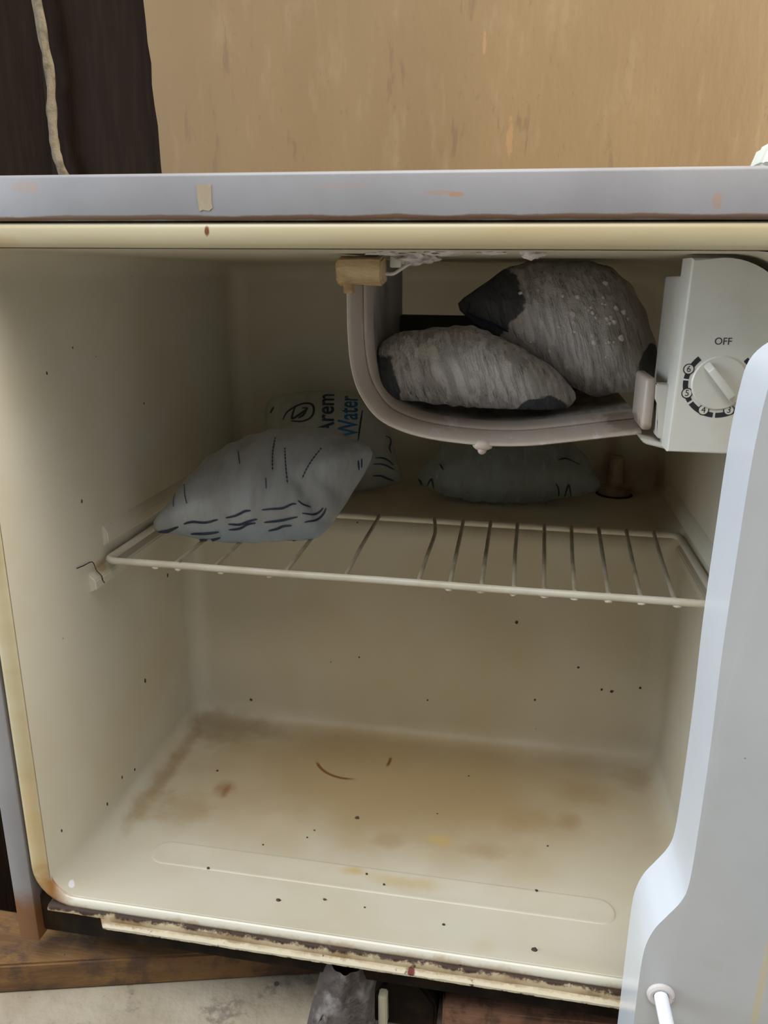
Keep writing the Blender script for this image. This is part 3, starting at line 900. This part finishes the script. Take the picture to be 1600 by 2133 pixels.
# ------------------------------------------------------------------ water bags
BAG_FRONT=dict(c=(0.0961, 0.1643, 0.2332), n=(0.2498, -0.8294, 0.4997), out=[(-0.0815, -0.0257), (-0.0724, -0.0102), (-0.0608, 0.0062), (-0.0439, 0.0249), (-0.0196, 0.0392), (0.005, 0.0463), (0.0334, 0.0481), (0.0564, 0.0418), (0.0774, 0.029), (0.0712, 0.0116), (0.0617, -0.0029), (0.0485, -0.0224), (0.0331, -0.0376), (0.0134, -0.0398), (-0.0138, -0.0414), (-0.044, -0.0362), (-0.064, -0.0308)],
  prints=[ (0.0011,[(-0.07788, -0.02867), (-0.07041, -0.02874), (-0.06198, -0.02738)]),
    (0.0011,[(-0.05813, -0.02636), (-0.05144, -0.02572), (-0.04211, -0.02679), (-0.03381, -0.02578)]),
    (0.0011,[(-0.05407, -0.03226), (-0.04436, -0.03299), (-0.03412, -0.03267)]),
    (0.0011,[(-0.04881, -0.03563), (-0.04092, -0.0362), (-0.03345, -0.03563)]),
    (0.0011,[(-0.02855, -0.02515), (-0.02157, -0.02428), (-0.01513, -0.02193), (-0.01111, -0.0213)]),
    (0.0011,[(-0.02717, -0.02879), (-0.01913, -0.02956), (-0.01207, -0.02771), (-0.00689, -0.02721)]),
    (0.0011,[(-0.02696, -0.03208), (-0.01934, -0.03182), (-0.01336, -0.02958), (-0.00817, -0.0293)]),
    (0.0011,[(-0.00376, -0.02184), (0.00422, -0.02113), (0.01109, -0.02052), (0.01687, -0.01812), (0.02009, -0.01775)]),
    (0.0011,[(-0.00245, -0.02922), (0.00619, -0.02832), (0.01313, -0.02734), (0.02068, -0.02593)]),
    (0.0011,[(0.00011, -0.03391), (0.00596, -0.03272), (0.01067, -0.03116), (0.01648, -0.03098)]),
    (0.0011,[(0.02096, -0.01541), (0.02495, -0.0176), (0.0302, -0.01815)]),
    (0.0011,[(0.02364, -0.02353), (0.03069, -0.02317), (0.03612, -0.02056), (0.03895, -0.01804)]),
    (0.0011,[(0.02527, -0.02899), (0.03302, -0.02669), (0.03854, -0.02225), (0.04103, -0.01822)]),
    (0.0011,[(0.06548, 0.01721), (0.0662, 0.01107)]),
    (0.0011,[(0.0683, 0.01907), (0.06838, 0.01331)]),
    (0.0016,[(0.01303, 0.02143), (0.01335, 0.00874), (0.01438, -0.00488)]),
    (0.0016,[(0.03851, 0.02235), (0.03036, 0.01036), (0.02425, -0.00042)]),
    (0.0016,[(-0.05826, 0.00314), (-0.05665, -0.00657), (-0.05444, -0.01472)]),
    (0.0016,[(-0.06616, -0.0005), (-0.06551, -0.00785), (-0.06442, -0.01501)]),
    (0.0016,[(0.00633, 0.03228), (0.00455, 0.01812), (0.00436, 0.00388)]),
    (0.0016,[(-0.01945, 0.02229), (-0.01791, 0.01024)]),
    (0.0016,[(-0.00027, -0.00082), (-0.0001, -0.00832)]),
    (0.0016,[(0.01261, -0.03916), (0.01856, -0.03931), (0.02032, -0.04064)]) ])
BAG_PRINTED=dict(c=(0.1139, 0.3114, 0.239), n=(0.1535, -0.921, 0.3582), out=[(-0.0662, 0.0312), (-0.0564, 0.0423), (-0.0283, 0.047), (0.0065, 0.0474), (0.0305, 0.0388), (0.0451, 0.0148), (0.0513, -0.007), (0.0585, -0.0317), (0.0529, -0.0356), (0.0379, -0.0401), (0.0078, -0.0443), (-0.0267, -0.0425), (-0.0507, -0.0254), (-0.0622, 0.005)],
  prints=[ (0.0016,[(0.03424, -0.01613), (0.0409, -0.01559), (0.04527, -0.0169), (0.05051, -0.02067)]),
    (0.0016,[(0.03273, -0.02162), (0.03939, -0.02129), (0.04492, -0.02232), (0.05135, -0.02514)]),
    (0.0016,[(0.03195, -0.03115), (0.03946, -0.03102), (0.04505, -0.03277), (0.05069, -0.03422)]),
    (0.0016,[(0.04306, 0.00547), (0.0471, 0.00439), (0.04795, 0.00029), (0.04677, -0.00519), (0.04843, -0.00997)]),
    (0.0016,[(0.02261, 0.02662), (0.02098, 0.01275), (0.01931, -0.00277)]),
    (0.003,[(-0.04742, 0.01714), (-0.04419, 0.0233), (-0.03637, 0.02896), (-0.02861, 0.03206), (-0.02213, 0.03108), (-0.01974, 0.02518), (-0.02213, 0.01828), (-0.02997, 0.01476), (-0.03981, 0.0157)]),
    (0.003,[(-0.03637, 0.02896), (-0.03767, 0.02459), (-0.03861, 0.01761), (-0.0303, 0.02264), (-0.0258, 0.02698), (-0.03062, 0.02748)]),
    (0.003,[(-0.0258, 0.02698), (-0.02861, 0.0209), (-0.03329, 0.01772)]),
    (0.003,[(-0.05999, 0.0248), (-0.0566, 0.0305)]) ])
BAG_BACK=dict(c=(0.2628, 0.3088, 0.2239), n=(0.0504, -0.7062, 0.7062), out=[(-0.076, -0.0151), (-0.0669, 0.0024), (-0.051, 0.0283), (-0.0256, 0.0421), (0.0129, 0.046), (0.0467, 0.0393), (0.0689, 0.0173), (0.0824, -0.0147), (0.0691, -0.0227), (0.0367, -0.0311), (0.0004, -0.0349), (-0.0363, -0.0327), (-0.0614, -0.0242)],
  prints=[ (0.0014,[(-0.0737, -0.01526), (-0.07176, -0.01812), (-0.0702, -0.02047)]),
    (0.0014,[(-0.0655, -0.02247), (-0.06307, -0.01927), (-0.06159, -0.01948), (-0.05992, -0.02469)]),
    (0.0014,[(0.04266, -0.02113), (0.04522, -0.0245), (0.04604, -0.02879)]),
    (0.0014,[(0.05116, -0.02784), (0.05301, -0.02176), (0.05448, -0.02155), (0.05701, -0.02702)]),
    (0.0014,[(0.04376, -0.00226), (0.0521, 0.00078), (0.06422, -0.00083)]),
    (0.0014,[(-0.05551, -0.00697), (-0.05232, -0.01347)]) ])
BAG_FROZEN_LOW=dict(c=(0.2416, 0.1121, 0.3288), n=(0.1009, -0.8575, 0.5044), out=[(-0.0597, 0.0093), (-0.0519, 0.0195), (-0.0375, 0.0248), (-0.0172, 0.0276), (0.0016, 0.0285), (0.0175, 0.0212), (0.0361, 0.0115), (0.0515, 0.0003), (0.0617, -0.0108), (0.0613, -0.0187), (0.0525, -0.0245), (0.0287, -0.0247), (-0.005, -0.0223), (-0.0306, -0.0198), (-0.0507, -0.0159), (-0.0582, -0.0062)],
  prints=[  ])
BAG_FROZEN_HIGH=dict(c=(0.296, 0.1344, 0.3555), n=(0.0507, -0.9334, 0.3551), out=[(-0.0648, 0.0124), (-0.0543, 0.0204), (-0.043, 0.0301), (-0.0288, 0.0375), (-0.0116, 0.0403), (0.0084, 0.0404), (0.0241, 0.0364), (0.0377, 0.0256), (0.0473, 0.0086), (0.0537, -0.0117), (0.0557, -0.0276), (0.0486, -0.0384), (0.0334, -0.0408), (0.0195, -0.0432), (0.0067, -0.0383), (-0.0092, -0.0276), (-0.0253, -0.0176), (-0.0415, -0.0082), (-0.0565, 0.0017)],
  prints=[ (0.0012,[(-0.05926, 0.00591), (-0.05193, 0.0009), (-0.04359, -0.00299), (-0.03354, -0.00813)]),
    (0.001,[(-0.05805, 0.01072), (-0.0572, 0.00752), (-0.05927, 0.00616)]) ])

class Bag:
    def __init__(s, d, Tf, Tb, zmin=-9, zmax=9, ymax=9, xmin=-9, wr=.0012, wf=(26, 60), seed=0):
        s.xmin = xmin; s.creases = ()
        s.c = Vector(d['c']); s.n = Vector(d['n']).normalized()
        s.U = Vector((0, 0, 1)).cross(s.n).normalized(); s.V = s.n.cross(s.U)
        P = np.array(catmull(d['out'], 8, True))
        th = np.arctan2(P[:, 1], P[:, 0]); o = np.argsort(th)
        s.th = th[o]; s.R = np.hypot(P[:, 0], P[:, 1])[o]
        s.Tf, s.Tb, s.zmin, s.zmax, s.ymax, s.wr, s.wf, s.seed = Tf, Tb, zmin, zmax, ymax, wr, wf, seed
    def pos(s, a, b, side=1, lift=0.0):
        R = float(np.interp(math.atan2(b, a), s.th, s.R, period=2 * math.pi))
        r = min(1.0, math.hypot(a, b) / R)
        pr = (1 - r ** 2.2) ** .75
        h = (s.Tf if side > 0 else -s.Tb) * pr
        edge = min(1.0, (1 - r) * 5)
        q = Vector((a, b, side * .3 + s.seed))
        h += side * s.wr * edge * (noise.noise(Vector((a * s.wf[1], b * s.wf[0], s.seed + side))) + .6 * noise.noise(Vector((a * 30, b * 30, s.seed + 9 + side))))
        for (a0, b0, a1, b1, dep, wid) in s.creases:      # folds pressed into the film
            L = Vector((a1 - a0, b1 - b0)); q2 = Vector((a - a0, b - b0))
            t = max(0.0, min(1.0, q2.dot(L) / L.length_squared))
            dist = (q2 - L * t).length
            h -= side * dep * math.sin(math.pi * (.1 + .8 * t)) * math.exp(-(dist / wid) ** 2) * edge if side > 0 else 0.0
        rim = max(0.0, (r - .82) / .18)
        h += s.wr * 1.3 * rim * math.sin(math.atan2(b, a) * 17 + s.seed) * (1 if side else 1)
        p = s.c + s.U * a + s.V * b + s.n * (h + side * lift)
        if p.z < s.zmin: p.z = s.zmin + (0.0 if side < 0 else lift)
        if p.z > s.zmax: p.z = s.zmax
        if p.y > s.ymax: p.y = s.ymax
        if p.x < s.xmin: p.x = s.xmin
        return p
    def build(s, name, mat, label, group=None):
        bm = bmesh.new()
        NR, NS = 22, 96
        th = [2 * math.pi * k / NS - math.pi for k in range(NS)]
        Rk = [float(np.interp(t, s.th, s.R, period=2 * math.pi)) for t in th]
        def ring(side, j):
            f = j / NR
            f = 1 - (1 - f) ** 1.5
            return [bm.verts.new(s.pos(Rk[k] * f * math.cos(th[k]), Rk[k] * f * math.sin(th[k]), side)) for k in range(NS)]
        rim = ring(1, NR)
        for side in (1, -1):
            prev = rim
            for j in range(NR - 1, 0, -1):
                cur = ring(side, j)
                for k in range(NS):
                    bm.faces.new((prev[k], prev[(k + 1) % NS], cur[(k + 1) % NS], cur[k]))
                prev = cur
            cv = bm.verts.new(s.pos(1e-6, 0, side))
            for k in range(NS):
                bm.faces.new((prev[k], prev[(k + 1) % NS], cv))
        base = (s.c.x, s.c.y, min(v.co.z for v in bm.verts))
        s.o = mesh_obj(name, bm, mat, loc=base, auto=80)
        tag(s.o, label, 'bag', group)
        return s.o
    def stroke(s, name, pts, width, mat):
        P = [np.array(p) for p in pts]
        P = catmull(P, 6) if len(P) > 2 else catmull([P[0], (P[0] + P[1]) / 2, P[1]], 4)
        bm = bmesh.new(); L = []
        n = len(P)
        for i, p in enumerate(P):
            d = P[min(i + 1, n - 1)] - P[max(i - 1, 0)]
            d = d / (np.linalg.norm(d) + 1e-9); nr = np.array((-d[1], d[0]))
            t = i / (n - 1)
            w_ = width * (.35 + .65 * math.sin(math.pi * min(1, max(0, t))) ** .5) / 2
            L.append([bm.verts.new(s.pos(*(p + nr * w_), 1, .0005)), bm.verts.new(s.pos(*(p - nr * w_), 1, .0005))])
        for a, b in zip(L, L[1:]):
            bm.faces.new((a[0], a[1], b[1], b[0]))
        mesh_obj(name, bm, mat, s.o, smooth=False)
    def text(s, name, body, size, O, A, B, mat, w=None):
        bm = text_mesh(body, size, .00035)
        xs = [v.co.x for v in bm.verts]; ys = [v.co.y for v in bm.verts]
        bmesh.ops.triangulate(bm, faces=bm.faces[:])
        bmesh.ops.subdivide_edges(bm, edges=[e for e in bm.edges if e.calc_length() > size * .25], cuts=2)
        wx = max(xs) - min(xs); wy = max(ys) - min(ys)
        for v in bm.verts:
            a = (v.co.x - min(xs)) / wx * w[0]; b = (v.co.y - min(ys)) / wy * w[1]
            st = np.array(O) + np.array(A) * a + np.array(B) * b
            v.co = s.pos(st[0], st[1], 1, .0007)
        mesh_obj(name, bm, mat, s.o, smooth=False)

bf = Bag(BAG_FRONT, .036, .026, zmin=ZS + .0035, wr=.0017, wf=(22, 75), seed=1)
bf.creases = ((.019, .004, .043, -.034, .0050, .0050), (-.010, -.004, -.012, -.028, .0022, .0025), (.034, .004, .056, -.012, .0030, .0045), (-.040, .012, -.046, -.020, .0015, .0035), (.004, .030, .002, .006, .0012, .0030))
bf.build('water_bag', 'bag_front', 'frosty pale blue water bag with dark wave lines lying on the wire shelf')
for wd, L in BAG_FRONT['prints']:
    if wd < .0013:
        bf.stroke('printed_wave', L, wd * 1.25, 'print_navy')
    else:                                   # rows of tiny lettering too small to read: short ticks
        P = catmull(L, 10) if len(L) > 2 else catmull([L[0], ((L[0][0] + L[1][0]) / 2, (L[0][1] + L[1][1]) / 2), L[1]], 10)
        bf.stroke('printed_line', L, .0005, 'print_navy')
        for k in range(0, len(P) - 1, 2):
            bf.stroke('printed_tick', [P[k], P[k + 1]], .0011, 'print_navy')
bp = Bag(BAG_PRINTED, .028, .022, zmin=ZL + .0006, ymax=D2 - .001, wr=.0009, seed=3)
bp.build('water_bag', 'bag_printed', 'clear water bag with large blue and black lettering leaning at the back')
for wd, L in BAG_PRINTED['prints']:
    bp.stroke('printed_wave' if wd < .002 else 'printed_leaf', L, wd if wd < .002 else .0020, 'print_navy' if wd < .002 else 'print_black')
bp.text('printed_lettering', 'Arem', .02, (-.00098, .00165), (-1.86e-05, 4.605e-04), (-4.177e-04, 6e-07), 'print_navy', (88, 38))
bp.text('printed_lettering', 'Water', .02, (.01929, .00064), (-1.21e-05, 4.611e-04), (-4.126e-04, -1.69e-05), 'print_blue', (88, 42))
bb = Bag(BAG_BACK, .024, .020, zmin=ZL + .0006, ymax=D2 - .001, wr=.0014, wf=(30, 90), seed=5)
bb.build('water_bag', 'bag_back', 'clear water bag lying on the rear ledge under the freezer compartment')
for wd, L in BAG_BACK['prints']:
    bb.stroke('printed_stroke', L, wd, 'print_black')
MAT['frozen_low'] = frozen_material('rime_low', [((-.052, 0, .004), (.014, .05, .03)), ((.045, 0, -.001), (.017, .05, .012))])
MAT['frozen_high'] = frozen_material('rime_high', [((-.045, 0, .054), (.025, .05, .022)), ((.052, 0, .02), (.010, .05, .012))], (.60, .55, .52))
fl = Bag(BAG_FROZEN_LOW, .024, .018, zmin=.3085, xmin=.1875, wr=.0013, wf=(20, 150), seed=7)
fl.build('frozen_bag', 'frozen_low', 'rime-covered frozen bag lying low on the left of the freezer tray')
fh = Bag(BAG_FROZEN_HIGH, .026, .022, zmin=.3075, zmax=.3925, wr=.0013, wf=(24, 110), seed=11)
fh.build('frozen_bag', 'frozen_high', 'larger frozen bag with frost bumps resting high on the right in the freezer')
for wd, L in BAG_FROZEN_HIGH['prints']:
    fh.stroke('printed_stroke', L, wd, 'print_navy')
# frost bumps on the upper bag
rnd = random.Random(4)
for i in range(46):
    a = rnd.gauss(.012, .016); b = rnd.gauss(-.006, .011)
    if math.hypot(a, b) > .034: continue
    p = fh.pos(a, b, 1, -.0003)
    r = rnd.uniform(.0007, .0021)
    bm = bmesh.new(); blob(bm, p, (r, r * .7, r), i, .3, 2)
    mesh_obj('frost_bump', bm, 'frost', fh.o)
